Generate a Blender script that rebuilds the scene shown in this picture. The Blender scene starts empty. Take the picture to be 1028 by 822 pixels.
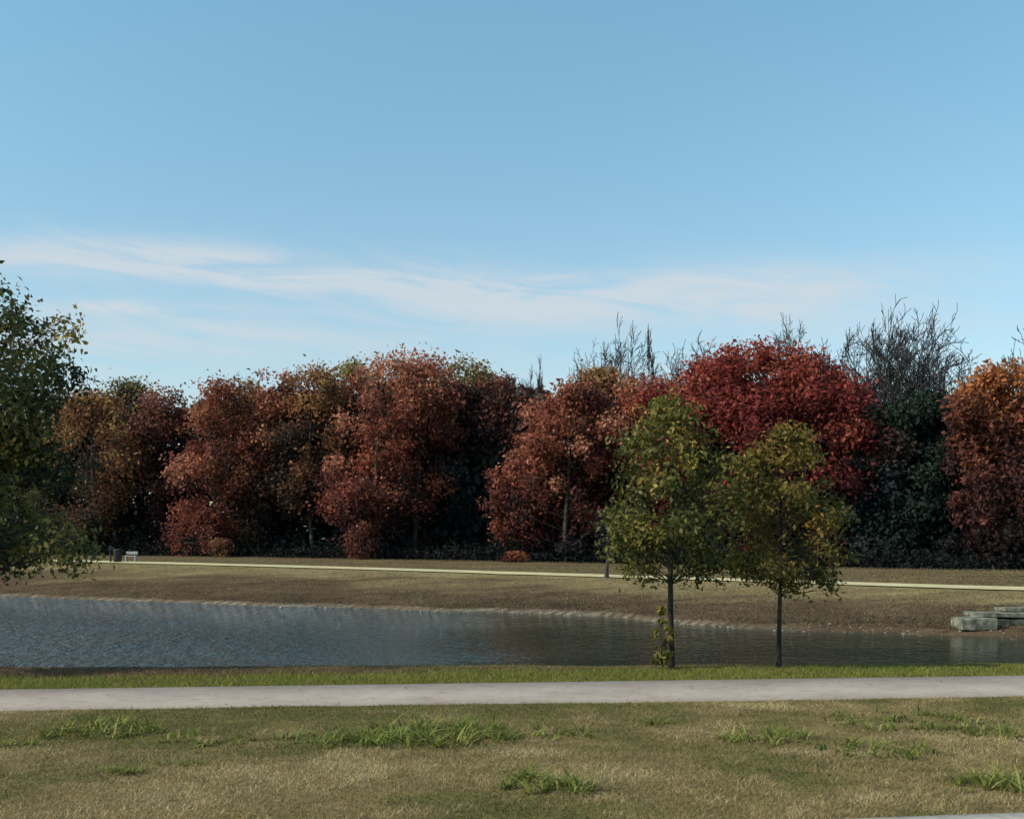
import bpy, math, random
import numpy as np
rng = np.random.default_rng(7)
random.seed(7)
C = bpy.context.scene.collection
F = 1200.0; HZ = 542.0; EYE = 2.0

# ------------------------------------------------------------------ helpers
def vn(x, y, seed=0):
    x = np.asarray(x, float); y = np.asarray(y, float)
    xi = np.floor(x).astype(np.int64); yi = np.floor(y).astype(np.int64)
    fx = x - xi; fy = y - yi
    def h(a, b):
        n = (a * 374761393 + b * 668265263 + seed * 974711) & 0xffffffff
        n = ((n ^ (n >> 13)) * 1274126177) & 0xffffffff
        n = n ^ (n >> 16)
        return (n & 0xffff) / 65535.0
    fx = fx * fx * (3 - 2 * fx); fy = fy * fy * (3 - 2 * fy)
    return (h(xi, yi) * (1 - fx) + h(xi + 1, yi) * fx) * (1 - fy) + (h(xi, yi + 1) * (1 - fx) + h(xi + 1, yi + 1) * fx) * fy
def fbm(x, y, seed=0):
    return vn(x, y, seed) * .5 + vn(x * 2.1, y * 2.1, seed + 1) * .3 + vn(x * 4.3, y * 4.3, seed + 2) * .2

def make_mesh(name, V, faces_flat, nper, tint=None, col=None, smooth=False):
    me = bpy.data.meshes.new(name)
    V = np.asarray(V, np.float32); nv = len(V)
    faces_flat = np.asarray(faces_flat, np.int32).ravel(); nf = len(faces_flat) // nper
    me.vertices.add(nv); me.vertices.foreach_set('co', V.ravel())
    me.loops.add(len(faces_flat)); me.loops.foreach_set('vertex_index', faces_flat)
    me.polygons.add(nf)
    me.polygons.foreach_set('loop_start', np.arange(nf, dtype=np.int32) * nper)
    me.polygons.foreach_set('loop_total', np.full(nf, nper, np.int32))
    if smooth: me.polygons.foreach_set('use_smooth', np.ones(nf, bool))
    me.update(calc_edges=True)
    if tint is not None:
        a = me.attributes.new('tint', 'FLOAT', 'FACE'); a.data.foreach_set('value', np.asarray(tint, np.float32))
    if col is not None:
        a = me.attributes.new('zone', 'FLOAT_COLOR', 'POINT')
        cc = np.ones((nv, 4), np.float32); cc[:, :3] = col; a.data.foreach_set('color', cc.ravel())
    return me
def link(name, me, mat, parent=None):
    o = bpy.data.objects.new(name, me); C.objects.link(o)
    if mat: me.materials.append(mat)
    if parent: o.parent = parent
    return o
def empty(name, loc, label, cat, group=None, rz=0):
    o = bpy.data.objects.new(name, None); C.objects.link(o); o.location = loc; o.rotation_euler = (0, 0, rz)
    o['label'] = label; o['category'] = cat
    if group: o['group'] = group
    return o

class Tubes:
    def __init__(s): s.V = []; s.Fc = []; s.n = 0
    def add(s, pts, rad, k=5):
        pts = np.asarray(pts, float); m = len(pts)
        rad = np.broadcast_to(np.asarray(rad, float), (m,))
        tan = np.gradient(pts, axis=0); tan /= np.linalg.norm(tan, axis=1)[:, None] + 1e-9
        ref = np.where(np.abs(tan[:, 2:3]) > .9, np.array([[1., 0, 0]]), np.array([[0, 0, 1.]]))
        if abs(tan[0, 2]) > .6: ref = np.tile([[1., 0.05, 0]], (m, 1))
        a = np.cross(tan, ref); a /= np.linalg.norm(a, axis=1)[:, None] + 1e-9
        b = np.cross(tan, a)
        th = np.arange(k) * 2 * math.pi / k
        ring = pts[:, None, :] + rad[:, None, None] * (np.cos(th)[None, :, None] * a[:, None, :] + np.sin(th)[None, :, None] * b[:, None, :])
        s.V.append(ring.reshape(-1, 3))
        i = np.arange(m - 1)[:, None]; j = np.arange(k)[None, :]
        f = np.stack([i * k + j, i * k + (j + 1) % k, (i + 1) * k + (j + 1) % k, (i + 1) * k + j], -1).reshape(-1, 4) + s.n
        s.Fc.append(f); s.n += m * k
    def mesh(s, name): return make_mesh(name, np.concatenate(s.V), np.concatenate(s.Fc), 4, smooth=True)

# ------------------------------------------------------------------ materials
def newmat(name):
    m = bpy.data.materials.new(name); m.use_nodes = True
    nt = m.node_tree; nt.nodes.clear()
    return m, nt, nt.nodes, nt.links
def ramp(N, cols):
    r = N.new('ShaderNodeValToRGB'); e = r.color_ramp.elements
    while len(e) < len(cols): e.new(.5)
    for i, (p, c) in enumerate(cols):
        e[i].position = p; e[i].color = (*c, 1)
    return r
def leaf_mat(name, cols, transl=.35, rough=.65, spec=.08):
    m, nt, N, L = newmat(name)
    at = N.new('ShaderNodeAttribute'); at.attribute_name = 'tint'
    r = ramp(N, cols); L.new(at.outputs['Fac'], r.inputs[0])
    p = N.new('ShaderNodeBsdfPrincipled'); p.inputs['Roughness'].default_value = rough
    p.inputs['Specular IOR Level'].default_value = spec
    L.new(r.outputs[0], p.inputs['Base Color'])
    t = N.new('ShaderNodeBsdfTranslucent'); L.new(r.outputs[0], t.inputs[0])
    mx = N.new('ShaderNodeMixShader'); mx.inputs[0].default_value = transl
    L.new(p.outputs[0], mx.inputs[1]); L.new(t.outputs[0], mx.inputs[2])
    o = N.new('ShaderNodeOutputMaterial'); L.new(mx.outputs[0], o.inputs[0])
    return m
def noisy_mat(name, cols, scale=5, rough=.9, bump=.3, stretch=(1, 1, 1), detail=6, bdist=.02):
    m, nt, N, L = newmat(name)
    tc = N.new('ShaderNodeTexCoord'); mp = N.new('ShaderNodeMapping'); mp.inputs['Scale'].default_value = stretch
    L.new(tc.outputs['Object'], mp.inputs[0])
    n = N.new('ShaderNodeTexNoise'); n.inputs['Scale'].default_value = scale; n.inputs['Detail'].default_value = detail
    L.new(mp.outputs[0], n.inputs['Vector'])
    r = ramp(N, cols); L.new(n.outputs[0], r.inputs[0])
    p = N.new('ShaderNodeBsdfPrincipled'); p.inputs['Roughness'].default_value = rough; p.inputs['Specular IOR Level'].default_value = .2
    L.new(r.outputs[0], p.inputs['Base Color'])
    b = N.new('ShaderNodeBump'); b.inputs['Strength'].default_value = bump; b.inputs['Distance'].default_value = bdist
    L.new(n.outputs[0], b.inputs['Height']); L.new(b.outputs[0], p.inputs['Normal'])
    o = N.new('ShaderNodeOutputMaterial'); L.new(p.outputs[0], o.inputs[0])
    return m
M = {}
M['bark'] = noisy_mat('bark', [(.3, (.014, .012, .010)), (.7, (.042, .035, .028))], 14, stretch=(1, 1, .2), bump=.6)
M['bark_far'] = noisy_mat('bark_far', [(.3, (.03, .026, .024)), (.7, (.07, .06, .052))], 3)
M['bark_bare'] = noisy_mat('bark_bare', [(.3, (.04, .037, .037)), (.7, (.085, .078, .074))], 3)
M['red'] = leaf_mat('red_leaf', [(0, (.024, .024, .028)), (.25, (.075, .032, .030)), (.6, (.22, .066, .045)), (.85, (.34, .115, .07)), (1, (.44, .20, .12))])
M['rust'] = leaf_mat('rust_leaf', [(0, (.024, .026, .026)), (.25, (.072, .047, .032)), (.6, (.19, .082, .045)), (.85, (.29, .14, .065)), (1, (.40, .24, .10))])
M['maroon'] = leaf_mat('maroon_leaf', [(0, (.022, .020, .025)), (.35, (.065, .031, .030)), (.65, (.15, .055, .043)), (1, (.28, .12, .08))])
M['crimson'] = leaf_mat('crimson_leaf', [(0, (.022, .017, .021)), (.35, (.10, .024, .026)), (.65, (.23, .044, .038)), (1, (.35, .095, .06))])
M['orange'] = leaf_mat('orange_leaf', [(0, (.028, .02, .02)), (.4, (.10, .036, .028)), (.75, (.22, .075, .042)), (1, (.42, .16, .06))])
M['olive'] = leaf_mat('olive_leaf', [(0, (.02, .026, .023)), (.5, (.075, .070, .036)), (1, (.24, .18, .065))])
M['dark'] = leaf_mat('dark_leaf', [(0, (.016, .023, .030)), (.45, (.028, .035, .038)), (.7, (.052, .042, .038)), (1, (.12, .05, .040))], .2, spec=.03)  # darkest tones tinted bluish, standing in for sky haze over shadows
M['under'] = leaf_mat('undergrowth_leaf', [(0, (.009, .012, .014)), (.5, (.02, .023, .022)), (1, (.055, .040, .03))], .2, spec=0)  # near-black tones hold the painted shade of the crowns above
M['cedar'] = leaf_mat('cedar_leaf', [(0, (.014, .023, .022)), (1, (.032, .047, .033))], .15, spec=0)
M['young_green'] = leaf_mat('young_green_leaf', [(0, (.022, .028, .010)), (.45, (.07, .078, .020)), (.8, (.19, .165, .036)), (1, (.38, .27, .06))], .4, .5, .25)
M['young_yellow'] = leaf_mat('young_yellow_leaf', [(0, (.030, .036, .012)), (.4, (.10, .09, .022)), (.75, (.25, .168, .036)), (1, (.40, .21, .045))], .4, .5, .25)
M['edge_green'] = leaf_mat('edge_green_leaf', [(0, (.022, .030, .014)), (.45, (.065, .073, .024)), (.8, (.19, .16, .045)), (1, (.38, .25, .06))], .45, .5, .25)
M['blade'] = leaf_mat('dry_grass_blade', [(0, (.11, .115, .038)), (.35, (.225, .178, .076)), (.75, (.33, .25, .118)), (1, (.46, .37, .195))], .25)
M['green_blade'] = leaf_mat('green_grass_blade', [(0, (.08, .11, .02)), (.5, (.20, .21, .04)), (1, (.36, .31, .09))], .3)
M['brown_blade'] = leaf_mat('brown_grass_blade', [(0, (.09, .058, .036)), (.5, (.19, .125, .075)), (1, (.32, .23, .14))], .3)
M['weed'] = leaf_mat('weed_blade', [(0, (.09, .11, .022)), (.6, (.20, .225, .045)), (1, (.38, .34, .11))], .35, rough=.6, spec=.15)
M['far_blade'] = leaf_mat('bank_grass_blade', [(0, (.08, .06, .036)), (.5, (.205, .157, .08)), (1, (.32, .25, .125))], .3)

# ------------------------------------------------------------------ terrain
PX  = np.array([-900, 0, 75, 240, 400, 500, 600, 700, 800, 960, 1028, 1900.])
SH  = np.array([75, 62, 58.5, 53.5, 49.7, 47.7, 45.5, 41, 38.2, 36.4, 35.3, 27.])
PD  = np.array([110, 84, 80, 73.5, 67.5, 64, 59.5, 55.5, 52, 47.5, 46, 36.])
PZ  = np.array([.7, .62, .6, .46, .33, .25, .22, .2, .17, .13, .12, .1])
WD  = np.array([150, 110, 105, 99, 92, 88, 83, 78.5, 75, 70, 68, 55.])
WZ  = np.array([.8, .72, .7, .62, .52, .47, .42, .36, .32, .3, .3, .3])
NEAR_E = lambda x: 19.0 + .03 * x + .25 * (vn(x * .6, x * 0 + 3.3, 5) - .5) + .1 * (vn(x * 2.2, x * 0, 6) - .5)
PA = lambda x: 14.62 + .1 * x
PB = lambda x: 16.55 + .115 * x
BR = lambda x, y: sm((y - 17.1 - np.clip((x + 8) * .10, 0, 1.6)) / .3) * np.clip(1.15 - (x + 8) / 18, .3, 1)
def pxof(x, y): return 514 + F * x / np.maximum(y, 8)
def sm(a): a = np.clip(a, 0, 1); return a * a * (3 - 2 * a)
def shore(p): return np.interp(p, PX, SH) + 1.0 * (vn(p * .018, p * 0, 8) - .5) + .5 * (vn(p * .07, p * 0, 9) - .5)
def kerb_y(x): return 8.16 + .146 * x
def terrain(x, y):
    x = np.asarray(x, float); y = np.asarray(y, float)
    p = pxof(x, y); s = shore(p); pd = np.interp(p, PX, PD); pz = np.interp(p, PX, PZ)
    wd = np.interp(p, PX, WD); wz = np.interp(p, PX, WZ)
    near = -1.7 * sm((y - NEAR_E(x)) / 3.2)
    near = near + .03 * (fbm(x * .7, y * .7, 3) - .5) * (y > 10)
    bank = -.78 + (pz + .78) * np.clip((y - s - .4) / (pd - s - .4), 0, 1) ** .92
    bank = bank + .2 * (fbm(x * .35, y * .35, 4) - .5) * np.clip((y - s) / 2, 0, 1) * np.clip((pd - 1.4 - y) / 2, 0, 1)
    cut = -1.7 + .8 * np.clip((y - s + 4) / 4, 0, 1) + .12 * sm((y - s) / .4)
    far = np.where(y < s + .4, cut, bank)
    far = np.where(y > pd, pz + (wz - pz) * np.clip((y - pd) / (wd - pd), 0, 1), far)
    z = np.where(y < 26, near, far)
    z = np.where(y < kerb_y(x) - .09, -.17, z)
    return z
def lawn_patch(x, y): return .6 * fbm(x * .5, y * .5, 21) + .4 * fbm(x * 1.3, y * 1.6, 25)
ys = np.concatenate([[-80, -40, -20, -8, 0, 4, 6], np.arange(6.8, 9.4, .05), np.arange(9.4, 18.4, .2), np.arange(18.4, 23.5, .12),
                     np.arange(24, 33, 1.), np.arange(33, 66, .3), np.arange(66, 115, .9), [118, 125, 140, 170, 220, 300, 450, 700, 1100, 1800]])
ts = np.concatenate([[-4, -3, -2.2, -1.6, -1.2, -.95, -.8, -.7, -.62], np.arange(-.56, .561, .008), [.62, .7, .8, .95, 1.2, 1.6, 2.2, 3, 4]])
T, Y = np.meshgrid(ts, ys); X = T * np.maximum(Y, 14)
Z = terrain(X, Y)
def zone(x, y):
    p = pxof(x, y); s = shore(p); pd = np.interp(p, PX, PD); wd = np.interp(p, PX, WD)
    dry = np.array([.225, .165, .082]); grn = np.array([.125, .125, .038])
    n = lawn_patch(x, y)[..., None]
    c = dry * (1 - sm((n - .42) * 6)) + (dry * .45 + grn * .55) * sm((n - .42) * 6)
    g = np.clip((y - PB(x) + .2) / .5, 0, 1)[..., None]
    c = c * (1 - g) + np.array([.135, .145, .04]) * g
    br = BR(x, y)[..., None]
    c = c * (1 - br) + np.array([.15, .095, .06]) * br
    ed = sm((y - NEAR_E(x) - .05) / .4)[..., None]
    c = c * (1 - ed) + np.array([.10, .078, .045]) * ed
    f = (y > 26)[..., None]
    q = np.clip((y - s) / (pd - s), 0, 1)[..., None]
    lowc = np.array([.105, .073, .047]); hic = np.array([.24, .188, .098])
    m = fbm(x * .12 + 5, y * .3, 31)[..., None]; m2_ = fbm(x * .45, y * 1.1, 33)[..., None]
    fc = (lowc + (hic - lowc) * sm((q - .36 + (m - .5) * .8) * 2.6)) * (.62 + .76 * m2_)
    sh = sm(1 - np.abs(y - s - .18) / .26)[..., None] * sm((860 - p) / 200)[..., None] * (.3 + .5 * vn(p * .03, p * 0, 12)[..., None])
    fc = fc * (1 - np.clip(sh, 0, 1)) + np.array([.36, .33, .27]) * np.clip(sh, 0, 1)
    up = (y > pd)[..., None]
    fc = np.where(up, np.array([.165, .122, .069]) * (.6 + .8 * m2_), fc)
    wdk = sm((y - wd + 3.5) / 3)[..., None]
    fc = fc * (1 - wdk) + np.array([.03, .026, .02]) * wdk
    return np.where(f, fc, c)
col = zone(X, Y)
nr, nc = X.shape
V = np.stack([X, Y, Z], -1).reshape(-1, 3)
i = np.arange(nr - 1)[:, None]; j = np.arange(nc - 1)[None, :]
fc = np.stack([i * nc + j, i * nc + j + 1, (i + 1) * nc + j + 1, (i + 1) * nc + j], -1).reshape(-1, 4)
m, nt, N, L = newmat('ground_grass')
at = N.new('ShaderNodeAttribute'); at.attribute_name = 'zone'
tc = N.new('ShaderNodeTexCoord')
def tex(scale, det=8, st=None, src=None):
    n = N.new('ShaderNodeTexNoise'); n.inputs['Scale'].default_value = scale; n.inputs['Detail'].default_value = det
    n.inputs['Roughness'].default_value = .65
    if st:
        mp = N.new('ShaderNodeMapping'); mp.inputs['Scale'].default_value = st; L.new(tc.outputs['Object'], mp.inputs[0]); L.new(mp.outputs[0], n.inputs['Vector'])
    else: L.new(tc.outputs['Object'], n.inputs['Vector'])
    return n
n1 = tex(22); n2 = tex(1.3); n3 = tex(4)
r1 = ramp(N, [(.25, (.45, .45, .47)), (.5, (.9, .9, .9)), (.75, (1.4, 1.37, 1.3))]); L.new(n1.outputs[0], r1.inputs[0])
r2 = ramp(N, [(.3, (.75, .77, .78)), (.7, (1.2, 1.17, 1.1))]); L.new(n2.outputs[0], r2.inputs[0])
r3 = ramp(N, [(.32, (.62, .62, .64)), (.5, (1, 1, 1))]); L.new(n3.outputs[0], r3.inputs[0])
def mul(a, b):
    x = N.new('ShaderNodeMix'); x.data_type = 'RGBA'; x.blend_type = 'MULTIPLY'; x.inputs[0].default_value = 1
    L.new(a, x.inputs[6]); L.new(b, x.inputs[7]); return x.outputs[2]
cc = mul(mul(mul(at.outputs['Color'], r1.outputs[0]), r2.outputs[0]), r3.outputs[0])
p = N.new('ShaderNodeBsdfPrincipled'); p.inputs['Roughness'].default_value = 1; p.inputs['Specular IOR Level'].default_value = 0
L.new(cc, p.inputs['Base Color'])
b = N.new('ShaderNodeBump'); b.inputs['Strength'].default_value = .5; b.inputs['Distance'].default_value = .04
L.new(n1.outputs[0], b.inputs['Height']); L.new(b.outputs[0], p.inputs['Normal'])
o = N.new('ShaderNodeOutputMaterial'); L.new(p.outputs[0], o.inputs[0])
M['ground'] = m
g = link('ground', make_mesh('ground', V, fc, 4, col=col.reshape(-1, 3), smooth=True), m); g['kind'] = 'structure'

# water
m, nt, N, L = newmat('pond_water')
tc = N.new('ShaderNodeTexCoord')
p = N.new('ShaderNodeBsdfPrincipled')
p.inputs['Roughness'].default_value = .03; p.inputs['IOR'].default_value = 1.38
n1 = tex(2.2, 3, (1.0, .6, 1)); n2 = tex(7, 2, (1, .8, 1)); n4 = tex(.12, 2, (1, 1.3, 1))
ad = N.new('ShaderNodeMath'); ad.operation = 'MULTIPLY_ADD'; ad.inputs[1].default_value = .35
L.new(n2.outputs[0], ad.inputs[0]); L.new(n1.outputs[0], ad.inputs[2])
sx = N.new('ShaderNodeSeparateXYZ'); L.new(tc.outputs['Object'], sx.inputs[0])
mr = N.new('ShaderNodeMapRange'); mr.interpolation_type = 'SMOOTHSTEP'; mr.inputs[1].default_value = -17; mr.inputs[2].default_value = 1; mr.inputs[3].default_value = 2.0; mr.inputs[4].default_value = .04
L.new(sx.outputs[0], mr.inputs[0])
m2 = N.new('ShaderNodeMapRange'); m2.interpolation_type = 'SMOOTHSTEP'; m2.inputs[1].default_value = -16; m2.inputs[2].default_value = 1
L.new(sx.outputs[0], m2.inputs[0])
cm = N.new('ShaderNodeMix'); cm.data_type = 'RGBA'; cm.inputs[6].default_value = (.055, .105, .14, 1); cm.inputs[7].default_value = (.026, .042, .032, 1)  # sky reflection at left, tree reflection at right, mixed into the base colour
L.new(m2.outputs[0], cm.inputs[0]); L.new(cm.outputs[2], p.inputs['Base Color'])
gu = N.new('ShaderNodeMapRange'); gu.inputs[1].default_value = .35; gu.inputs[2].default_value = .65; gu.inputs[3].default_value = .7; gu.inputs[4].default_value = 1.3
L.new(n4.outputs[0], gu.inputs[0])
hm_ = N.new('ShaderNodeMath'); hm_.operation = 'MULTIPLY'; L.new(ad.outputs[0], hm_.inputs[0]); L.new(mr.outputs[0], hm_.inputs[1])
hm2 = N.new('ShaderNodeMath'); hm2.operation = 'MULTIPLY'; L.new(hm_.outputs[0], hm2.inputs[0]); L.new(gu.outputs[0], hm2.inputs[1])
b = N.new('ShaderNodeBump'); b.inputs['Distance'].default_value = .65; b.inputs['Strength'].default_value = 1
L.new(hm2.outputs[0], b.inputs['Height']); L.new(b.outputs[0], p.inputs['Normal'])
o = N.new('ShaderNodeOutputMaterial'); L.new(p.outputs[0], o.inputs[0])
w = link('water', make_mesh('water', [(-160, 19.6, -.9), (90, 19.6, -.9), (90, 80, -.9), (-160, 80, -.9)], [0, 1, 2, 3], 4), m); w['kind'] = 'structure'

# strips: paths and kerb
def strip(name, ya, yb, xs, z, mat, thick=0, n=2):
    rows = []
    for k in range(n + 1):
        yy = ya(xs) + (yb(xs) - ya(xs)) * k / n
        rows.append(np.stack([xs, yy, z(xs, yy)], -1))
    if thick:
        a = rows[0].copy(); a[:, 2] -= thick; c = rows[-1].copy(); c[:, 2] -= thick; rows = [a] + rows + [c]
    V = np.concatenate(rows); m_ = len(xs); R = len(rows)
    i = np.arange(R - 1)[:, None]; j = np.arange(m_ - 1)[None, :]
    f = np.stack([i * m_ + j, i * m_ + j + 1, (i + 1) * m_ + j + 1, (i + 1) * m_ + j], -1).reshape(-1, 4)
    o = link(name, make_mesh(name, V, f, 4), mat); o['kind'] = 'structure'; return o
m, nt, N, L = newmat('path_concrete')
tc = N.new('ShaderNodeTexCoord'); n1 = tex(60, 6); n2 = tex(.8, 6); n3 = tex(6, 8)
r1 = ramp(N, [(.3, (.85, .85, .85)), (.7, (1.08, 1.08, 1.08))]); L.new(n1.outputs[0], r1.inputs[0])
r2 = ramp(N, [(.3, (.31, .25, .21)), (.6, (.40, .33, .28)), (.8, (.45, .375, .32))]); L.new(n2.outputs[0], r2.inputs[0])
r3 = ramp(N, [(.3, (.78, .76, .73)), (.5, (1, 1, 1))]); L.new(n3.outputs[0], r3.inputs[0])
p = N.new('ShaderNodeBsdfPrincipled'); p.inputs['Roughness'].default_value = .95; p.inputs['Specular IOR Level'].default_value = .15; L.new(mul(mul(r1.outputs[0], r2.outputs[0]), r3.outputs[0]), p.inputs['Base Color'])
o = N.new('ShaderNodeOutputMaterial'); L.new(p.outputs[0], o.inputs[0]); M['path'] = m
xs = np.arange(-40, 40.1, .25)
strip('concrete_path', PA, PB, xs, lambda x, y: .03 + x * 0, M['path'], .09)
M['kerb'] = noisy_mat('kerb_concrete', [(.3, (.3, .27, .23)), (.7, (.45, .40, .35))], 12)
M['road'] = noisy_mat('asphalt', [(.3, (.04, .04, .042)), (.7, (.07, .07, .07))], 40)
xs2 = np.arange(-30, 30.1, .5)
strip('kerb', lambda x: kerb_y(x) - .32, lambda x: kerb_y(x) + .0, xs2, lambda x, y: .02 + x * 0, M['kerb'], .2)
strip('road', lambda x: kerb_y(x) - 9, lambda x: kerb_y(x) - .32, xs2, lambda x, y: -.13 + x * 0, M['road'])
M['far_path'] = noisy_mat('far_path_concrete', [(.3, (.42, .36, .19)), (.7, (.54, .47, .27))], 1.2)
pp = np.arange(-900, 1901, 20.)
dd = np.interp(pp, PX, PD); k = np.ones(5) / 5; dd = np.convolve(np.pad(dd, 2, 'edge'), k, 'valid')
rows = []
for off in (-1.05, 0, 1.05):
    yy = dd + off; xx = (pp - 514) / F * dd
    zz = terrain(xx, yy) + .05; rows.append(np.stack([xx, yy, zz], -1))
mm = len(pp); i = np.arange(2)[:, None]; j = np.arange(mm - 1)[None, :]
f = np.stack([i * mm + j, i * mm + j + 1, (i + 1) * mm + j + 1, (i + 1) * mm + j], -1).reshape(-1, 4)
o = link('far_path', make_mesh('far_path', np.concatenate(rows), f, 4), M['far_path']); o['kind'] = 'structure'

# ------------------------------------------------------------------ leaves
def leaf_mesh(name, c, size, tint, out=None, aspect=.5, up=.3, outw=.5):
    n = len(c); nr_ = rng.normal(size=(n, 3))
    if out is not None: nr_ = nr_ + out * outw * 1.6
    nr_[:, 2] += up
    nr_ /= np.linalg.norm(nr_, axis=1)[:, None] + 1e-9
    a = np.cross(nr_, rng.normal(size=(n, 3))); a /= np.linalg.norm(a, axis=1)[:, None] + 1e-9
    b = np.cross(nr_, a); s = np.broadcast_to(np.asarray(size, float), (n,))[:, None]
    A = a * s * .5; B = b * s * .5 * aspect
    V = np.stack([c - A, c + B + nr_ * s * .08, c + A - nr_ * s * .06, c - B + nr_ * s * .08], 1).reshape(-1, 3)
    return make_mesh(name, V, np.arange(4 * n), 4, tint=np.clip(tint, 0, 1))

def curve(p0, p1, p2, n=6):
    t = np.linspace(0, 1, n)[:, None]
    return (1 - t) ** 2 * p0 + 2 * t * (1 - t) * p1 + t * t * p2

def crowned_tree(name, x, y, H, R, label, mat, bark='bark_far', group=None, cb=.12, nclus=70, nleaf=9000, lsize=.26, cr=.2,
                 shape='round', lean=(0, 0), tr=.16, tintb=0., z=None, cat='tree', asym=None, limbs=26, trunk_top=.8, aspect=.55, ry=1., droop=.1, shell=.45, csd=.14, outw=.5, tgr=.25, jit=.035, loose=0., vary=.7, bend=1., flare=1.35):
    z0 = float(terrain(x, y)) - .05 if z is None else z
    root = empty(name, (x, y, z0), label, cat, group)
    n = 9; t = np.linspace(0, trunk_top, n)
    px_ = lean[0] * t * H + bend * .012 * H * np.sin(t * 7 + x); py_ = lean[1] * t * H + bend * .01 * H * np.cos(t * 5 + x) - .01 * H
    tp = np.stack([px_ - px_[0], py_ - py_[0], t * H], -1)
    rad = tr * (1 - .82 * t / trunk_top) ; rad[0] *= flare
    tb = Tubes(); tb.add(tp, rad, 8); link('trunk', tb.mesh('trunk'), M[bark], root)
    u = rng.random(nclus); ang = rng.random(nclus) * 2 * math.pi
    if shape == 'round': prof = np.sin(math.pi * (.14 + .80 * u)) ** .6
    elif shape == 'full': prof = np.interp(u, [0, .25, .6, .85, 1], [.75, .95, 1, .75, .3])
    elif shape == 'wood': prof = np.interp(u, [0, .2, .45, .7, .88, 1], [.5, .6, .85, 1.05, .8, .3])
    elif shape == 'edge': prof = np.interp(u, [0, .2, .5, .75, .92, 1], [.9, .9, .82, .9, .95, .5])
    elif shape == 'young': prof = np.interp(u, [0, .15, .4, .65, .85, 1], [.6, .95, 1, .8, .5, .12])
    elif shape == 'vase': prof = np.interp(u, [0, .2, .5, .8, 1], [.6, .92, 1, .66, .12])
    prof = prof * (1 - vary / 2 + vary * vn(ang * 1.3 + x, u * 4, 50))
    rho = (.25 + .75 * rng.random(nclus) ** .5) * R * prof
    cs = cr * R * (.4 + 1.2 * rng.random(nclus))
    hh = H * (cb + (1 - cb) * u * .97)
    hh = np.minimum(hh, H - cs * .8)
    cx = np.interp(hh / H, t, tp[:, 0]) + rho * np.cos(ang); cy = np.interp(hh / H, t, tp[:, 1]) + rho * np.sin(ang) * ry
    if asym is not None: cx = cx + asym(hh / H) * R
    cz = hh - droop * rho
    cen = np.stack([cx, cy, cz], -1)
    lb = Tubes()
    order = np.argsort(-rho)[:limbs]
    for q in order:
        e = cen[q]; hs = max(cb * H * .85, e[2] - (.35 + .3 * rng.random()) * max(abs(rho[q]), .1 * H)); hs = min(hs, trunk_top * H * .98)
        s0 = np.array([np.interp(hs / H, t, tp[:, 0]), np.interp(hs / H, t, tp[:, 1]), hs])
        mid = s0 * .5 + e * .5 + np.array([0, 0, .02 * R]) + rng.normal(size=3) * .05 * R
        r0 = max(.24 * np.interp(hs / H, t, rad), .02 * tr + .005)
        lb.add(curve(s0, mid, e, 6), np.linspace(r0, r0 * .25, 6), 4)
        for _ in range(3):
            d = rng.normal(size=3); d[2] = abs(d[2]); d /= np.linalg.norm(d)
            lb.add(curve(mid, mid * .4 + e * .6, e + d * cs[q] * .9, 4), np.linspace(r0 * .5, r0 * .15, 4), 3)
    link('branches', lb.mesh('branches'), M[bark], root)
    per = rng.choice(nclus, nleaf, p=cs ** 2 / (cs ** 2).sum())
    d = rng.normal(size=(nleaf, 3)); d /= np.linalg.norm(d, axis=1)[:, None]
    rr = rng.random(nleaf) ** shell
    if loose: rr = np.where(rng.random(nleaf) < loose, rr * rng.uniform(1, 1.7, nleaf), rr)
    pos = cen[per] + d * (rr * cs[per])[:, None] * np.array([1.1, 1.1, .85])
    pos += rng.normal(size=pos.shape) * jit * R
    pos[:, 2] = np.maximum(pos[:, 2], .15)
    ct = rng.normal(size=nclus) * csd
    out = pos - np.array([0, 0, H * .5]); out /= np.linalg.norm(out, axis=1)[:, None] + 1e-9
    out = out * .4 + d
    tint = .45 + tintb + ct[per] + rng.normal(size=nleaf) * .12 + tgr * (pos[:, 2] / H - .5)  # positive tgr paints sunlit tops and shaded lower crown into the leaf tint
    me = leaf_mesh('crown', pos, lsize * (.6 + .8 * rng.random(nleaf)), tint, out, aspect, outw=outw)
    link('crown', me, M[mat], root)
    return root

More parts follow.
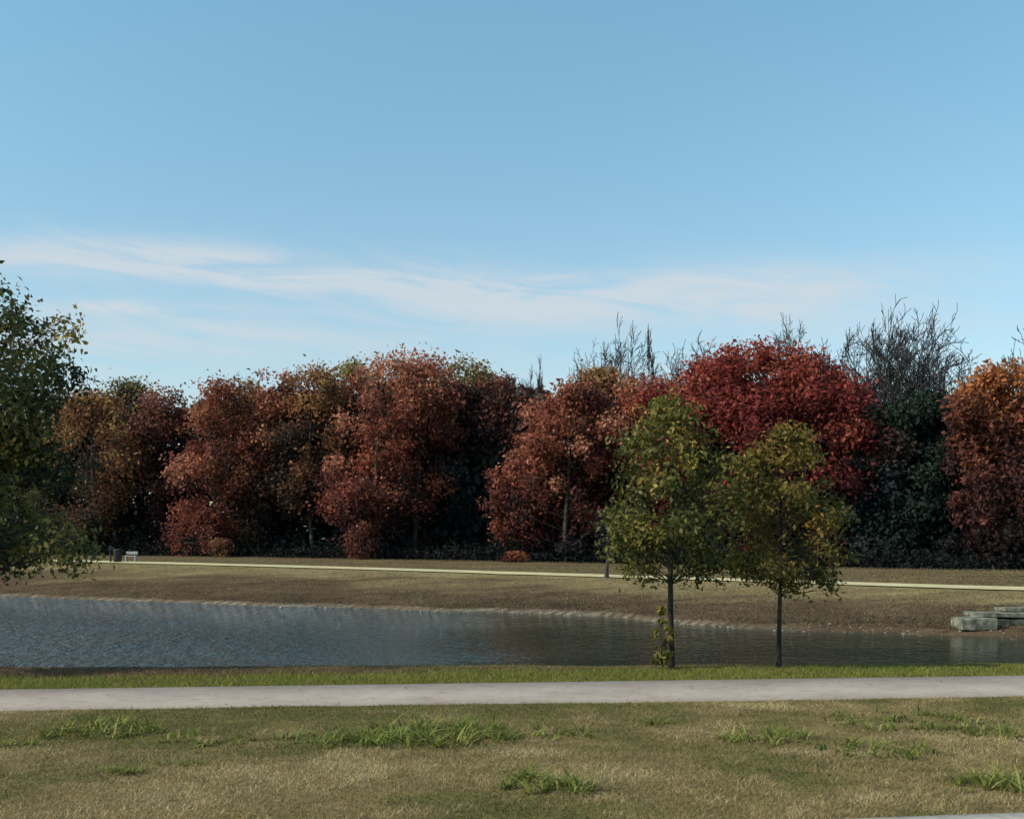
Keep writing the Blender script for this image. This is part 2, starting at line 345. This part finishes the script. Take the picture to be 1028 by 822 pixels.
def bare_tree(name, x, y, H, label, group=None, spread=.55, depth=6, seed=1, r0=.2, z=None, lean=(0, 0), rmin=.02, wid=.3):
    # wid: crown radius as a share of the height
    rs = np.random.default_rng(seed)
    z0 = float(terrain(x, y)) - .05 if z is None else z
    root = empty(name, (x, y, z0), label, 'tree', group)
    paths = []
    def grow(p, d, Lg, r, dep):
        n = 5; pts = [p]; dirs = [d]
        cv = rs.normal(size=3) * .07
        for _ in range(n):
            d = d + cv + rs.normal(size=3) * (.05 if dep == depth else .13) + np.array([0, 0, .04]); d = d / np.linalg.norm(d)
            p = p + d * Lg / n; pts.append(p); dirs.append(d)
        rad = np.linspace(r, r * .62, n + 1)
        paths.append((dep, np.array(pts), np.maximum(rad, rmin)))
        if dep == 0: return
        nk = {depth: 6, depth - 1: 4, depth - 2: 4, depth - 3: 3}.get(dep, 3)
        for q in range(nk):
            f = 1.0 if q == 0 else (rs.uniform(.7, 1) if dep == depth else rs.uniform(.35, .98))
            ii = min(int(f * n), n); base = pts[ii]; dd = dirs[ii]
            ax = np.cross(dd, rs.normal(size=3)); ax /= np.linalg.norm(ax)
            an = rs.uniform(.1, .35) if q == 0 else rs.uniform(spread * .7, spread * 1.4)
            nd = dd * math.cos(an) + ax * math.sin(an); nd = nd / np.linalg.norm(nd)
            if nd[2] < .3: nd[2] = .3 + .2 * rs.random()
            grow(base, nd / np.linalg.norm(nd), Lg * rs.uniform(.56, .74) * (.85 if dep == depth else 1), rad[ii] * (.82 if q == 0 else .66), dep - 1)
    grow(np.array([0., 0, 0]), np.array([lean[0], lean[1], 1.]), H * .44, r0, depth)
    zz = np.sort(np.concatenate([q[1] for q in paths])[:, 2]); k = H / zz[int(len(zz) * .99)]
    RM = wid * H
    trunk = Tubes(); br = Tubes()
    for dep, pts, rad in paths:
        pts = pts * k
        rr_ = np.hypot(pts[:, 0], pts[:, 1]) + 1e-6
        sc = RM * np.tanh(rr_ / RM) / rr_
        pts[:, 0] *= sc; pts[:, 1] *= sc
        rn = rr_ * sc / RM
        pts[:, 2] *= 1 - .12 * rn ** 2
        (trunk if dep == depth else br).add(pts, rad, 7 if dep == depth else (4 if dep > 3 else 3))
    link('trunk', trunk.mesh('trunk'), M['bark_bare'], root)
    link('branches', br.mesh('branches'), M['bark_bare'], root)
    return root

def at(px, d): return (px - 514) / F * d
def topH(px, py, d):
    x = at(px, d); return (EYE - (py - HZ) / F * d) - float(terrain(x, d))
wd = lambda px: float(np.interp(px, PX, WD))

wood = [
 (-45, 4, 392, 50, 'maroon', 'maroon tree of the wood mostly past the left edge of the view', {}),
 (40, 3, 396, 48, 'olive', 'brownish green tree at the left end of the wood, partly behind the near green tree', {}),
 (96, -1, 390, 40, 'rust', 'rust and olive tree behind the litter bin and pale bench', {'tintb': 0, 'shape': 'full'}),
 (128, 7, 380, 34, 'olive', 'olive treetop between the rust tree and the dark maroon tree at the left', {'cb': .2}),
 (166, 4, 389, 34, 'maroon', 'dark maroon tree just right of the rust tree behind the litter bin', {'tintb': .03}),
 (212, -1, 381, 38, 'red', 'dusky red tree left of the widest brownish red trees in the wood', {'tintb': .12, 'tgr': .7, 'shape': 'full'}),
 (252, 3, 374, 40, 'rust', 'broad brownish red tree in the left half of the wood', {'tintb': .08}),
 (286, 6, 366, 34, 'red', 'dull red treetop left of the brownish red tree beside the tallest red tree', {'tintb': -.05, 'cb': .2}),
 (314, 3, 362, 34, 'rust', 'brownish red tree just left of the tallest red tree', {'tintb': -.02, 'cb': .2}),
 (346, 8, 362, 34, 'olive', 'olive brown treetop between the brownish red tree and the tallest red tree', {'cb': .2, 'tintb': .1}),
 (382, -1, 353, 44, 'red', 'tallest bright red tree in the left half of the wood', {'tintb': .14, 'nleaf': 14000, 'tgr': .9}),
 (416, 1, 347, 36, 'red', 'narrower red tree joined to the right side of the tallest red tree', {'tintb': .04, 'tgr': 1.0}),
 (444, 6, 378, 34, 'dark', 'dark shaded tree right of the two joined red trees', {'tintb': .15, 'cb': .1}),
 (470, 9, 357, 38, 'olive', 'olive brown tree between the tallest red tree and the full low red tree', {'tintb': .08, 'cb': .2}),
 (504, 7, 378, 34, 'maroon', 'dim maroon tree in the gap left of the full low red tree', {'tintb': -.10, 'cb': .3}),
 (534, -1, 404, 32, 'red', 'lower red tree forming the left shoulder of the full low red tree', {'tintb': .10, 'tgr': .7, 'shape': 'full'}),
 (568, -2, 384, 42, 'red', 'full low red tree with foliage to the ground in the middle of the wood', {'tintb': .06, 'nleaf': 14000, 'tgr': .8, 'shape': 'full'}),
 (604, 6, 370, 34, 'rust', 'rust treetop behind the right side of the full low red tree', {'tintb': -.03, 'cb': .3}),
 (636, 3, 375, 40, 'red', 'red tree behind the small dark sapling on the far grass', {'tintb': -.04, 'cb': .15}),
 (676, 2, 386, 42, 'crimson', 'dim red tree standing directly behind the larger young green tree', {'tintb': .05}),
 (718, 1, 358, 46, 'crimson', 'crimson tree rising above the larger young green tree', {'nleaf': 14000, 'tintb': .08}),
 (762, 0, 343, 50, 'crimson', 'tallest crimson tree rising between the two young trees', {'nleaf': 16000, 'tintb': .04, 'shape': 'full', 'vary': .6}),
 (810, 0, 347, 50, 'crimson', 'deep crimson tree rising above the yellowing young tree', {'nleaf': 15000, 'tintb': -.02, 'shape': 'full', 'vary': .6}),
 (846, 3, 366, 34, 'crimson', 'dark crimson tree at the right end of the crimson trees', {'tintb': -.10}),
 (874, 1, 425, 36, 'dark', 'dark tree just right of the crimson trees', {'shape': 'full'}),
 (912, 2, 404, 42, 'cedar', 'dark evergreen tree under the branches of the bare trees', {'shape': 'full'}),
 (950, 4, 390, 38, 'cedar', 'dark evergreen tree left of the orange red tree at the right edge', {'shape': 'full'}),
 (982, 0, 388, 30, 'maroon', 'maroon red tree joined to the left side of the orange red tree', {'tintb': -.02, 'shape': 'full'}),
 (1018, -1, 360, 48, 'orange', 'orange red tree at the right end of the wood', {'tintb': -.08, 'nleaf': 18000, 'tgr': 1.3, 'shape': 'full', 'vary': .3}),
 (1085, 3, 380, 50, 'maroon', 'maroon tree mostly past the right edge of the view', {}),
]
for (px, dx, tp_, hw, mt, lab, kw) in wood:
    d = wd(px) + dx + 4; x = at(px, d); H = topH(px, tp_, d); R = hw / F * d * 1.1
    kw = dict(kw); kw.setdefault('nleaf', 10500); kw.setdefault('tgr', .85); kw.setdefault('cb', .07); kw.setdefault('shape', 'wood'); kw.setdefault('vary', .9)
    ph = px * .37
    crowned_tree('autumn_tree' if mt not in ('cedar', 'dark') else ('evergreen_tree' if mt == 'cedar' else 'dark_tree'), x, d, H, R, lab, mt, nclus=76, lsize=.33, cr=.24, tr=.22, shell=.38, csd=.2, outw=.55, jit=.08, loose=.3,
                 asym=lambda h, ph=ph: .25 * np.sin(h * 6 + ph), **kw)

bares = [(655, 9, 331, 'bare grey tree rising behind the red tree in the middle of the wood', 11, .55, .24, .02),
         (699, 10, 322, 'bare grey tree rising just left of the crimson trees', 12, .55, .22, .02),
         (517, 12, 355, 'thin bare tree tip above the dark gap in the wood', 13, .5, .14, .015),
         (600, 12, 345, 'low bare tree tip above the full low red tree', 14, .5, .18, .017),
         (846, 11, 306, 'wide bare tree rising behind the deep crimson tree', 15, .62, .30, .021),
         (942, 11, 301, 'tallest bare tree with crooked branches above the dark evergreens', 16, .62, .26, .021),
         (895, 13, 322, 'smaller bare tree between the two tallest bare trees', 17, .58, .22, .019),
         (1078, 6, 300, 'bare tree at the right edge with one branch tip reaching into view', 18, .7, .36, .021),
         (778, 12, 328, 'bare tree tip above the crimson trees', 19, .55, .22, .019)]
for (px, dx, tp_, lab, sd, sp, wid, rm) in bares:
    d = wd(px) + dx + 4; bare_tree('bare_tree', at(px, d), d, topH(px, tp_, d), lab, seed=sd, spread=sp, r0=.30, wid=wid, rmin=rm)

# dark woodland mass behind (uncountable)
n = 120000
px = rng.uniform(-300, 1350, n); dep = rng.uniform(0, 1, n)
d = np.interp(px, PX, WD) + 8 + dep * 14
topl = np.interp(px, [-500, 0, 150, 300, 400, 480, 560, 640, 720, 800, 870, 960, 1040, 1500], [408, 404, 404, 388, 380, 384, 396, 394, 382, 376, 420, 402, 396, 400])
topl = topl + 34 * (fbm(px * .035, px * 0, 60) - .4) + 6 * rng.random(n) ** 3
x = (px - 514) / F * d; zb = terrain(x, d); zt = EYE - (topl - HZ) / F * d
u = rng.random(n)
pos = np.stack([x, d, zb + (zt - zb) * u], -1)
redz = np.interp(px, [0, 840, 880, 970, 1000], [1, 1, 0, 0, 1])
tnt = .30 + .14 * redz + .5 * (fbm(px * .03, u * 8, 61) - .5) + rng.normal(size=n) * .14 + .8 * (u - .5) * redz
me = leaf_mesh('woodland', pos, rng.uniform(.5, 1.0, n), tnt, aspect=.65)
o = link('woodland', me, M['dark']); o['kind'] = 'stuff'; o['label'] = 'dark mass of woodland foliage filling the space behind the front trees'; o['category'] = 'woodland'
# undergrowth
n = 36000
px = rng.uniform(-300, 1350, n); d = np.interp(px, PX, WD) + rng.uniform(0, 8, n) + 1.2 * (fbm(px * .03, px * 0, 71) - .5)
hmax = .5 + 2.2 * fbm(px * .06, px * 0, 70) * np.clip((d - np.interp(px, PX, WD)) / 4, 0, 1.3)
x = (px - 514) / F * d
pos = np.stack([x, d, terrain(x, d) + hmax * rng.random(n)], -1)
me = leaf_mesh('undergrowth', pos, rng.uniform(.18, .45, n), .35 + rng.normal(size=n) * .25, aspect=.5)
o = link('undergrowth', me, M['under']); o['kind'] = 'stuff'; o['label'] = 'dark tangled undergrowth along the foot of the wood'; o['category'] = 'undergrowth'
shr = [(192, -2.0, 512, 20, 'red', 'low dusky red shrub at the foot of the wood, right of the bench'), (222, -2.5, 538, 12, 'rust', 'small rust shrub right of the low dusky red shrub'),
       (362, -2.2, 522, 14, 'orange', 'small upright orange shrub below the tallest red tree'), (516, -3, 551, 13, 'orange', 'very low orange shrub on the grass beside the full low red tree')]
for (px, dx, tp_, hw, mt, lab) in shr:
    d = wd(px) + dx; crowned_tree('shrub', at(px, d), d, max(topH(px, tp_, d), .5), hw / F * d, lab, mt, nclus=18, nleaf=900, lsize=.2, cr=.4, cb=.05, tr=.03, limbs=8, cat='shrub', tintb=.1)
d = 58.2; crowned_tree('dark_sapling', at(609, d), d, topH(609, 505, d), 15 / F * d, 'small dark sapling beside the far path', 'dark', nclus=22, nleaf=800, lsize=.14, cr=.3, cb=.36, tr=.10, limbs=12)

# ------------------------------------------------------------------ near trees
d = 18.75; crowned_tree('young_tree', at(674, d), d, topH(674, 394, d), 1.15, 'larger young tree with green leaves beside the near path, leafy shoots at its foot', 'young_green', 'bark',
    cb=.37, nclus=105, nleaf=9000, lsize=.092, cr=.18, shape='young', tr=.056, lean=(.008, 0), limbs=80, trunk_top=.9, aspect=.5, asym=lambda h: .03, tintb=.02, droop=.2, shell=.4, csd=.18, tgr=.5, loose=.3, jit=.05, vary=.6, bend=.3, flare=1.1)
d = 18.8; crowned_tree('young_tree', at(782, d), d, topH(782, 421, d), .92, 'smaller young tree with yellowing leaves beside the near path', 'young_yellow', 'bark',
    cb=.35, nclus=92, nleaf=6600, lsize=.09, cr=.185, shape='vase', tr=.043, lean=(.006, 0), limbs=64, trunk_top=.92, aspect=.5, asym=lambda h: .14, tintb=0, droop=.15, shell=.4, csd=.16, tgr=.35, loose=.3, jit=.05, vary=.45, bend=.3, flare=1.1)
d = 18.5; x0 = at(666, d)
crowned_tree('leafy_shoots', x0, d, 1.05, .15, 'yellow green shoots growing at the foot of the larger young tree', 'young_green', 'bark', cb=.08, nclus=34, nleaf=480, lsize=.075, cr=.35, tr=.008, limbs=12, shape='vase', cat='shoots', lean=(-.04, 0), trunk_top=.95, tintb=.3)
d = 18.6; crowned_tree('edge_tree', at(-84, d), d, topH(-84, 284, d) , 2.42, 'large green tree leaning into the left edge of the view beside the pond', 'edge_green', 'bark',
    cb=.27, nclus=130, nleaf=25000, lsize=.11, cr=.16, shape='edge', tr=.13, limbs=120, trunk_top=.85, aspect=.5, tintb=.04, shell=.35, droop=-.02, csd=.2, loose=.15, tgr=-.2, vary=.6, asym=lambda h: .08 * (h > .78) + .10 * (h < .4))

# ------------------------------------------------------------------ grass blades
def blades(name, x, y, h, w, tint, mat, label, leanf=.5, z=None):
    n = len(x); z = terrain(x, y) if z is None else z
    a = rng.random(n) * 2 * math.pi; dx = np.cos(a); dy = np.sin(a)
    l = rng.normal(size=(n, 2)) * (h * leanf)[:, None]
    b0 = np.stack([x - dx * w / 2, y - dy * w / 2, z - .005], -1); b1 = np.stack([x + dx * w / 2, y + dy * w / 2, z - .005], -1)
    tp = np.stack([x + l[:, 0], y + l[:, 1], z + h], -1)
    V = np.stack([b0, b1, tp], 1).reshape(-1, 3)
    o = link(name, make_mesh(name, V, np.arange(3 * n), 3, tint=np.clip(tint, 0, 1)), mat)
    o['kind'] = 'stuff'; o['label'] = label; o['category'] = 'grass'; return o
n = 230000
y = 8.0 + (15.8 - 8.0) * rng.random(n) ** .9; x = (rng.random(n) * 2 - 1) * (.47 * y + .3)
ok = (y > kerb_y(x) + .02) & (y < PA(x) - .02 + .05 * rng.normal(size=n)); x = x[ok]; y = y[ok]
gn = lawn_patch(x, y); f2 = fbm(x * 2.5, y * 2.5, 23)
tint = .52 - 2.5 * np.clip(gn - .46, -.2, .3) + (f2 - .5) * 1.2 + rng.normal(size=len(x)) * .2
blades('dry_grass', x, y, (.012 + .026 * rng.random(len(x))) * (.4 + 1.1 * f2), .007 + .004 * rng.random(len(x)), tint, M['blade'], 'short dry tan and olive lawn grass in front of the near path', .9)
n = 80000
x = (rng.random(n) * 2 - 1) * 10; y = PB(x) + (NEAR_E(x) + .3 - PB(x)) * rng.random(n)
brn = np.maximum(BR(x, y), .6 * sm((y - NEAR_E(x) + .2) / .3))
brn = np.maximum(brn, .3 * fbm(x * .9, y * 1.5, 91))
keep = rng.random(n) > brn
hk = np.clip((NEAR_E(x) + .4 - y) / 1.2, .35, 1)
blades('green_grass', x[keep], y[keep], (.025 + .045 * rng.random(keep.sum()) * (.5 + vn(x[keep] * 1.5, y[keep] * 1.5, 3))) * hk[keep], .011 + 0 * x[keep], .5 + rng.normal(size=keep.sum()) * .25, M['green_blade'], 'green grass strip between the near path and the pond', .6)
keep = ~keep
blades('brown_grass', x[keep], y[keep], (.02 + .04 * rng.random(keep.sum())) * hk[keep], .012 + 0 * x[keep], .4 + rng.normal(size=keep.sum()) * .25, M['brown_blade'], 'brown dried grass along the near pond edge', .6)
n = 80000
px = rng.uniform(-60, 1090, n); s = shore(px); pd = np.interp(px, PX, PD); wdv = np.interp(px, PX, WD)
q = rng.random(n); y = s + .5 + (wdv - s) * q; x = (px - 514) / F * y
ok = np.abs(y - pd) > 1.3; x, y, px, s, pd = x[ok], y[ok], px[ok], s[ok], pd[ok]
low = np.clip(1 - (y - s) / 7, 0, 1)
hm = .02 + .05 * fbm(x * .5, y * .5, 81) * (1 + 1.8 * low)
t_ = .60 - .65 * low + 1.1 * (fbm(x * .3, y * .7, 82) - .5) + rng.normal(size=len(x)) * .12 - .15 * (y > pd)
blades('bank_grass', x, y, hm, .045 + 0 * x, t_, M['far_blade'], 'dry brown grass covering the far bank of the pond', .9)

# weed clumps
def weed(px, py, wpx, hpx, n, label, dep=.35):
    d = 2 * F / (py - HZ); cx = at(px, d); wr = wpx / F * d / 2; hh = hpx / F * d * .72
    root_z = float(terrain(cx, d))
    k = max(4, n // 10)
    tx = (np.arange(k) + rng.uniform(-.3, 1.3, k)) / k * 2 - 1; prof = np.sqrt(np.maximum(0, 1 - tx ** 2)); tx *= wr
    ty = rng.uniform(-1, 1, k) * min(dep, wr * .9) * (.4 + .6 * prof)
    ts_ = rng.uniform(.3, 1.3, k) * (.6 + .4 * prof); w_ = rng.integers(0, k, n)
    bx_ = tx[w_] + rng.normal(size=n) * .04; by_ = ty[w_] + rng.normal(size=n) * .04
    Ls = hh * rng.uniform(.5, 1.2, n) * ts_[w_] * 1.35; a = rng.random(n) * 2 * math.pi; out = rng.uniform(.5, 1.8, n)
    w = rng.uniform(.010, .022, n); Vs = []; S = 4
    dirx = np.cos(a); diry = np.sin(a); side = np.stack([-diry, dirx, 0 * a], -1)
    for s_ in range(S + 1):
        f = s_ / S
        c = np.stack([bx_ + dirx * Ls * out * f ** 1.3, by_ + diry * Ls * out * f ** 1.3, Ls * (f - .42 * out * f * f)], -1)
        ww = (w * (1 - f ** 2) + .001)[:, None] / 2
        Vs += [c - side * ww, c + side * ww]
    V = np.stack(Vs, 1); nv = V.shape[1]; fl = []
    for s_ in range(S): fl.append([2 * s_, 2 * s_ + 1, 2 * s_ + 3, 2 * s_ + 2])
    fl = np.array(fl)[None] + (np.arange(n) * nv)[:, None, None]
    me = make_mesh('weed_clump', V.reshape(-1, 3), fl.ravel(), 4, tint=np.clip(np.repeat(.45 + .22 * rng.normal(size=k)[w_] + rng.normal(size=n) * .24, S), 0, 1))
    o = link('weed_clump', me, M['weed']); o.location = (cx, d, root_z); o['label'] = label; o['category'] = 'weed clump'
weed(105, 735, 110, 24, 360, 'broad green weed clump at the left of the lawn near the path', 1.2)
weed(215, 742, 100, 12, 180, 'thin low green weed clump right of the broad left clump', .6)
weed(335, 744, 110, 18, 360, 'low green weed clump at the left part of the large central weed patch', 1.2)
weed(435, 740, 160, 28, 1000, 'largest and densest green weed clump in the middle of the lawn', 1.9)
weed(555, 738, 90, 16, 200, 'sparse green weed clump right of the largest clump', .7)
weed(660, 727, 30, 13, 40, 'tiny green weed tuft alone right of the middle of the lawn')
weed(548, 789, 88, 26, 260, 'compact bright green weed clump nearest the camera in the middle of the lawn', .4)
weed(768, 742, 86, 22, 230, 'green weed clump below the smaller young tree on the lawn', 1.0)
weed(882, 755, 100, 20, 230, 'low green weed clump just below the long right clump', .5)
weed(905, 724, 140, 16, 420, 'long green weed clump beside the path at the right', 1.3)
weed(1005, 737, 70, 18, 180, 'green weed clump at the right edge of the lawn near the path', .7)
weed(1005, 790, 84, 28, 260, 'green weed clump in the lower right corner of the lawn', .4)
weed(122, 774, 36, 16, 60, 'small green weed tuft below the broad left clump')
weed(182, 768, 34, 13, 50, 'small green weed tuft to the right of the other small left tuft')
weed(15, 748, 40, 15, 60, 'small weed tuft at the left edge of the lawn')

# fallen leaves
n = 420
x = rng.uniform(-6, 6, n); y = rng.uniform(8.8, 18.8, n)
onp = (y > PA(x)) & (y < PB(x)); kk = ~onp | (rng.random(n) < .25); x = x[kk]; y = y[kk]; n = len(x)
z = terrain(x, y) + .045
me = leaf_mesh('fallen_leaves', np.stack([x, y, z], -1), rng.uniform(.025, .055, n), rng.random(n), up=4)
o = link('fallen_leaves', me, M['rust']); o['kind'] = 'stuff'; o['label'] = 'scattered brown fallen leaves on grass and path'; o['category'] = 'fallen leaves'

# ------------------------------------------------------------------ rocks and blocks
import bmesh
from mathutils import noise, Vector
def rough_block(name, sx_, sy_, sz_, mat, parent, loc, rz=0, amp=.04, seed=0):
    bm = bmesh.new(); bmesh.ops.create_cube(bm, size=1)
    for v in bm.verts: v.co.x *= sx_; v.co.y *= sy_; v.co.z *= sz_
    bmesh.ops.bevel(bm, geom=bm.edges[:], offset=min(sx_, sy_, sz_) * .07, segments=1, affect='EDGES')
    bmesh.ops.subdivide_edges(bm, edges=bm.edges[:], cuts=3, use_grid_fill=True)
    for v in bm.verts:
        q = Vector((v.co.x * 2.5 + seed * 7, v.co.y * 2.5, v.co.z * 4))
        v.co += Vector(noise.noise_vector(q)) * amp
    me = bpy.data.meshes.new(name); bm.to_mesh(me); bm.free()
    o = link(name, me, mat, parent); o.location = loc; o.rotation_euler = (0, 0, rz); return o
M['lime'] = noisy_mat('limestone', [(.3, (.06, .06, .045)), (.5, (.15, .145, .11)), (.7, (.32, .30, .24))], 4, bump=.8, bdist=.05)
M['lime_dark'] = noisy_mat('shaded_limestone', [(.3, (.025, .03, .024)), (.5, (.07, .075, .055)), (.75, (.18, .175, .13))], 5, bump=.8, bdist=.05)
M['pebble'] = noisy_mat('shore_pebble', [(.3, (.14, .12, .095)), (.7, (.28, .26, .21))], 3)
d = 37.3; xb = at(955, d); zb = float(terrain(xb + 1, d)) - .03
root = empty('stone_ledge', (xb, d, zb), 'stacked pale limestone blocks at the pond edge on the right', 'stone ledge')
for q, (x, y_, z, sx_, sy_, sz_) in enumerate([(.6, -.3, .14, 1.1, .9, .38), (1.85, .1, .12, 1.3, .9, .32), (3.25, -.1, .13, 1.4, .9, .34), (4.75, .1, .13, 1.5, .9, .34),
                                   (1.5, .2, .40, 1.7, 1.1, .12), (3.15, -.05, .405, 1.5, 1.4, .13), (4.6, 0, .40, 1.35, 1.4, .12), (2.5, .6, .535, 1.5, .8, .10), (4.1, .6, .54, 1.6, .8, .11)]):
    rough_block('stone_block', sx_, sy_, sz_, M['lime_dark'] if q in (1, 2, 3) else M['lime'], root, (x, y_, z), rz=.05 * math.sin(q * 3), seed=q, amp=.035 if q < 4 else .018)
M['black'] = noisy_mat('dark_metal', [(.3, (.012, .012, .014)), (.7, (.03, .03, .032))], 8, rough=.5)
M['pale'] = noisy_mat('pale_concrete', [(.3, (.30, .29, .27)), (.7, (.42, .40, .38))], 8)
d = 78.0; x = at(118, d); zz = float(terrain(x, d))
rb = empty('litter_bin', (x, d, zz), 'dark round litter bin beside the far path at the left', 'litter bin')
t = Tubes(); t.add([(0, 0, 0), (0, 0, .05), (0, 0, .1), (0, 0, .7), (0, 0, .75)], [.0, .25, .26, .28, .28], 16); link('body', t.mesh('body'), M['black'], rb)
t = Tubes(); t.add([(0, 0, .76), (0, 0, .80), (0, 0, .86), (0, 0, .9)], [.30, .30, .2, 0.0], 16); link('lid', t.mesh('lid'), M['black'], rb)
x = at(111, d); rp = empty('marker_post', (x, d, zz), 'slim dark post just left of the litter bin', 'post')
t = Tubes(); t.add([(0, 0, 0), (0, 0, 1.0)], [.06, .06], 8); link('post', t.mesh('post'), M['black'], rp)
rough_block('head_box', .22, .16, .30, M['black'], rp, (0, 0, .93), amp=.002)
x = at(131.5, d); rb = empty('park_bench', (x, d, zz), 'small pale bench right of the litter bin', 'bench')
rough_block('seat', .75, .4, .06, M['pale'], rb, (0, 0, .42), amp=.004)
rough_block('backrest', .75, .05, .18, M['pale'], rb, (0, .2, .62), amp=.004)
for sx_ in (-.3, .3):
    rough_block('leg', .07, .36, .39, M['pale'], rb, (sx_, 0, .195), amp=.004)

Vs = []; Fs = []; nn = 0
bm = bmesh.new(); bmesh.ops.create_icosphere(bm, subdivisions=1, radius=1); base = np.array([v.co[:] for v in bm.verts]); bf = np.array([[v.index for v in f.verts] for f in bm.faces]); bm.free()
for _ in range(350):
    p_ = rng.uniform(-60, 1090); s = float(shore(np.array(p_))); y_ = s + rng.normal() * .25 + .1; x_ = at(p_, y_)
    r = rng.uniform(.02, .05) * (1.8 if rng.random() < .08 else 1); z_ = max(float(terrain(x_, y_)), -.91)
    v = base * (1 + rng.normal(size=(12, 1)) * .2) * np.array([r * 1.3, r, r * .6]) + np.array([x_, y_, z_])
    Vs.append(v); Fs.append(bf + nn); nn += 12
o = link('shore_stones', make_mesh('shore_stones', np.concatenate(Vs), np.concatenate(Fs), 3), M['pebble']); o['kind'] = 'stuff'; o['label'] = 'small pale stones along the far waterline'; o['category'] = 'stones'

# ------------------------------------------------------------------ world, sun, camera
sun_dir = np.array([-.92, -.34]); el = math.radians(38)
sun_dir /= np.linalg.norm(sun_dir); S = np.array([sun_dir[0] * math.cos(el), sun_dir[1] * math.cos(el), math.sin(el)])
L_ = bpy.data.lights.new('sun', 'SUN'); L_.energy = 4.3; L_.angle = math.radians(.5); L_.color = (1, .90, .76)
so = bpy.data.objects.new('sun', L_); C.objects.link(so); so.rotation_euler = Vector(S).to_track_quat('Z', 'Y').to_euler(); so.location = (-40, -10, 40)
W = bpy.data.worlds.new('World'); bpy.context.scene.world = W; W.use_nodes = True
nt = W.node_tree; N = nt.nodes; L = nt.links; N.clear()
sky = N.new('ShaderNodeTexSky'); sky.sky_type = 'NISHITA'; sky.sun_disc = False; sky.sun_elevation = el
sky.sun_rotation = math.atan2(S[0], S[1]); sky.air_density = 1.0; sky.dust_density = .6; sky.ozone_density = 1.5
tc = N.new('ShaderNodeTexCoord'); sp = N.new('ShaderNodeSeparateXYZ'); L.new(tc.outputs['Generated'], sp.inputs[0])
def mt(op, a, b=None, c=None):
    n = N.new('ShaderNodeMath'); n.operation = op
    for k_, v in enumerate((a, b, c)):
        if v is None: continue
        if isinstance(v, (int, float)): n.inputs[k_].default_value = v
        else: L.new(v, n.inputs[k_])
    return n.outputs[0]
yy = mt('MAXIMUM', sp.outputs[1], .2); u = mt('DIVIDE', sp.outputs[0], yy); v = mt('DIVIDE', sp.outputs[2], yy)
cb_ = N.new('ShaderNodeCombineXYZ'); L.new(mt('MULTIPLY', u, 6.), cb_.inputs[0]); L.new(mt('MULTIPLY', mt('ADD', v, mt('MULTIPLY', u, .12)), 34.), cb_.inputs[1]); cb_.inputs[2].default_value = 3.7
nz = N.new('ShaderNodeTexNoise'); nz.inputs['Scale'].default_value = 1.; nz.inputs['Detail'].default_value = 9; nz.inputs['Roughness'].default_value = .6; nz.inputs['Distortion'].default_value = .8
L.new(cb_.outputs[0], nz.inputs['Vector'])
def band(v0, k_, w, u0=None, uw=None, amp=1.):
    c = mt('DIVIDE', mt('SUBTRACT', v, mt('ADD', mt('MULTIPLY', u, k_), v0)), w)
    g_ = mt('EXPONENT', mt('MULTIPLY', mt('MULTIPLY', c, c), -1.))
    if u0 is not None:
        e = mt('DIVIDE', mt('SUBTRACT', u, u0), uw); g_ = mt('MULTIPLY', g_, mt('EXPONENT', mt('MULTIPLY', mt('MULTIPLY', e, e), -1.)))
    return mt('MULTIPLY', g_, amp)
tot = mt('ADD', band(.210, -.075, .019, -.2, .42, 1.25), band(.160, -.03, .022, -.35, .25, .8))
tot = mt('ADD', tot, band(.200, .05, .021, .12, .24, 1.05))
tot = mt('ADD', tot, band(.195, 0, .006, -.33, .06, .9))
tot = mt('ADD', tot, band(.13, 0., .07, None, None, .3))
r = N.new('ShaderNodeMapRange'); r.interpolation_type = 'SMOOTHSTEP'; L.new(nz.outputs[0], r.inputs[0]); r.inputs[1].default_value = .26; r.inputs[2].default_value = .64
fac = mt('MULTIPLY', mt('MULTIPLY', r.outputs[0], tot), .92)
fac = mt('MINIMUM', fac, .85)
gr = N.new('ShaderNodeMapRange'); gr.inputs[1].default_value = .08; gr.inputs[2].default_value = .46; L.new(v, gr.inputs[0])
tm = N.new('ShaderNodeMix'); tm.data_type = 'RGBA'; L.new(gr.outputs[0], tm.inputs[0]); tm.inputs[6].default_value = (1.02, 1.04, .97, 1); tm.inputs[7].default_value = (1.08, 1.42, 1.25, 1)
tint = N.new('ShaderNodeMix'); tint.data_type = 'RGBA'; tint.blend_type = 'MULTIPLY'; tint.inputs[0].default_value = 1; L.new(sky.outputs[0], tint.inputs[6]); L.new(tm.outputs[2], tint.inputs[7])
mx = N.new('ShaderNodeMix'); mx.data_type = 'RGBA'; L.new(fac, mx.inputs[0]); L.new(tint.outputs[2], mx.inputs[6]); mx.inputs[7].default_value = (4.2, 4.65, 5.0, 1)
bg = N.new('ShaderNodeBackground'); bg.inputs[1].default_value = .15; L.new(mx.outputs[2], bg.inputs[0])
ow = N.new('ShaderNodeOutputWorld'); L.new(bg.outputs[0], ow.inputs[0])

cam = bpy.data.cameras.new('camera'); co = bpy.data.objects.new('camera', cam); C.objects.link(co)
co.location = (0, 0, EYE); co.rotation_euler = (math.radians(90), 0, 0)
cam.sensor_width = 36; cam.lens = F * 36 / 1028; cam.shift_y = (HZ - 411) / 1028; cam.clip_end = 5000; cam.clip_start = .1
bpy.context.scene.camera = co
vs = bpy.context.scene.view_settings; vs.view_transform = 'Standard'; vs.look = 'None'; vs.exposure = 0
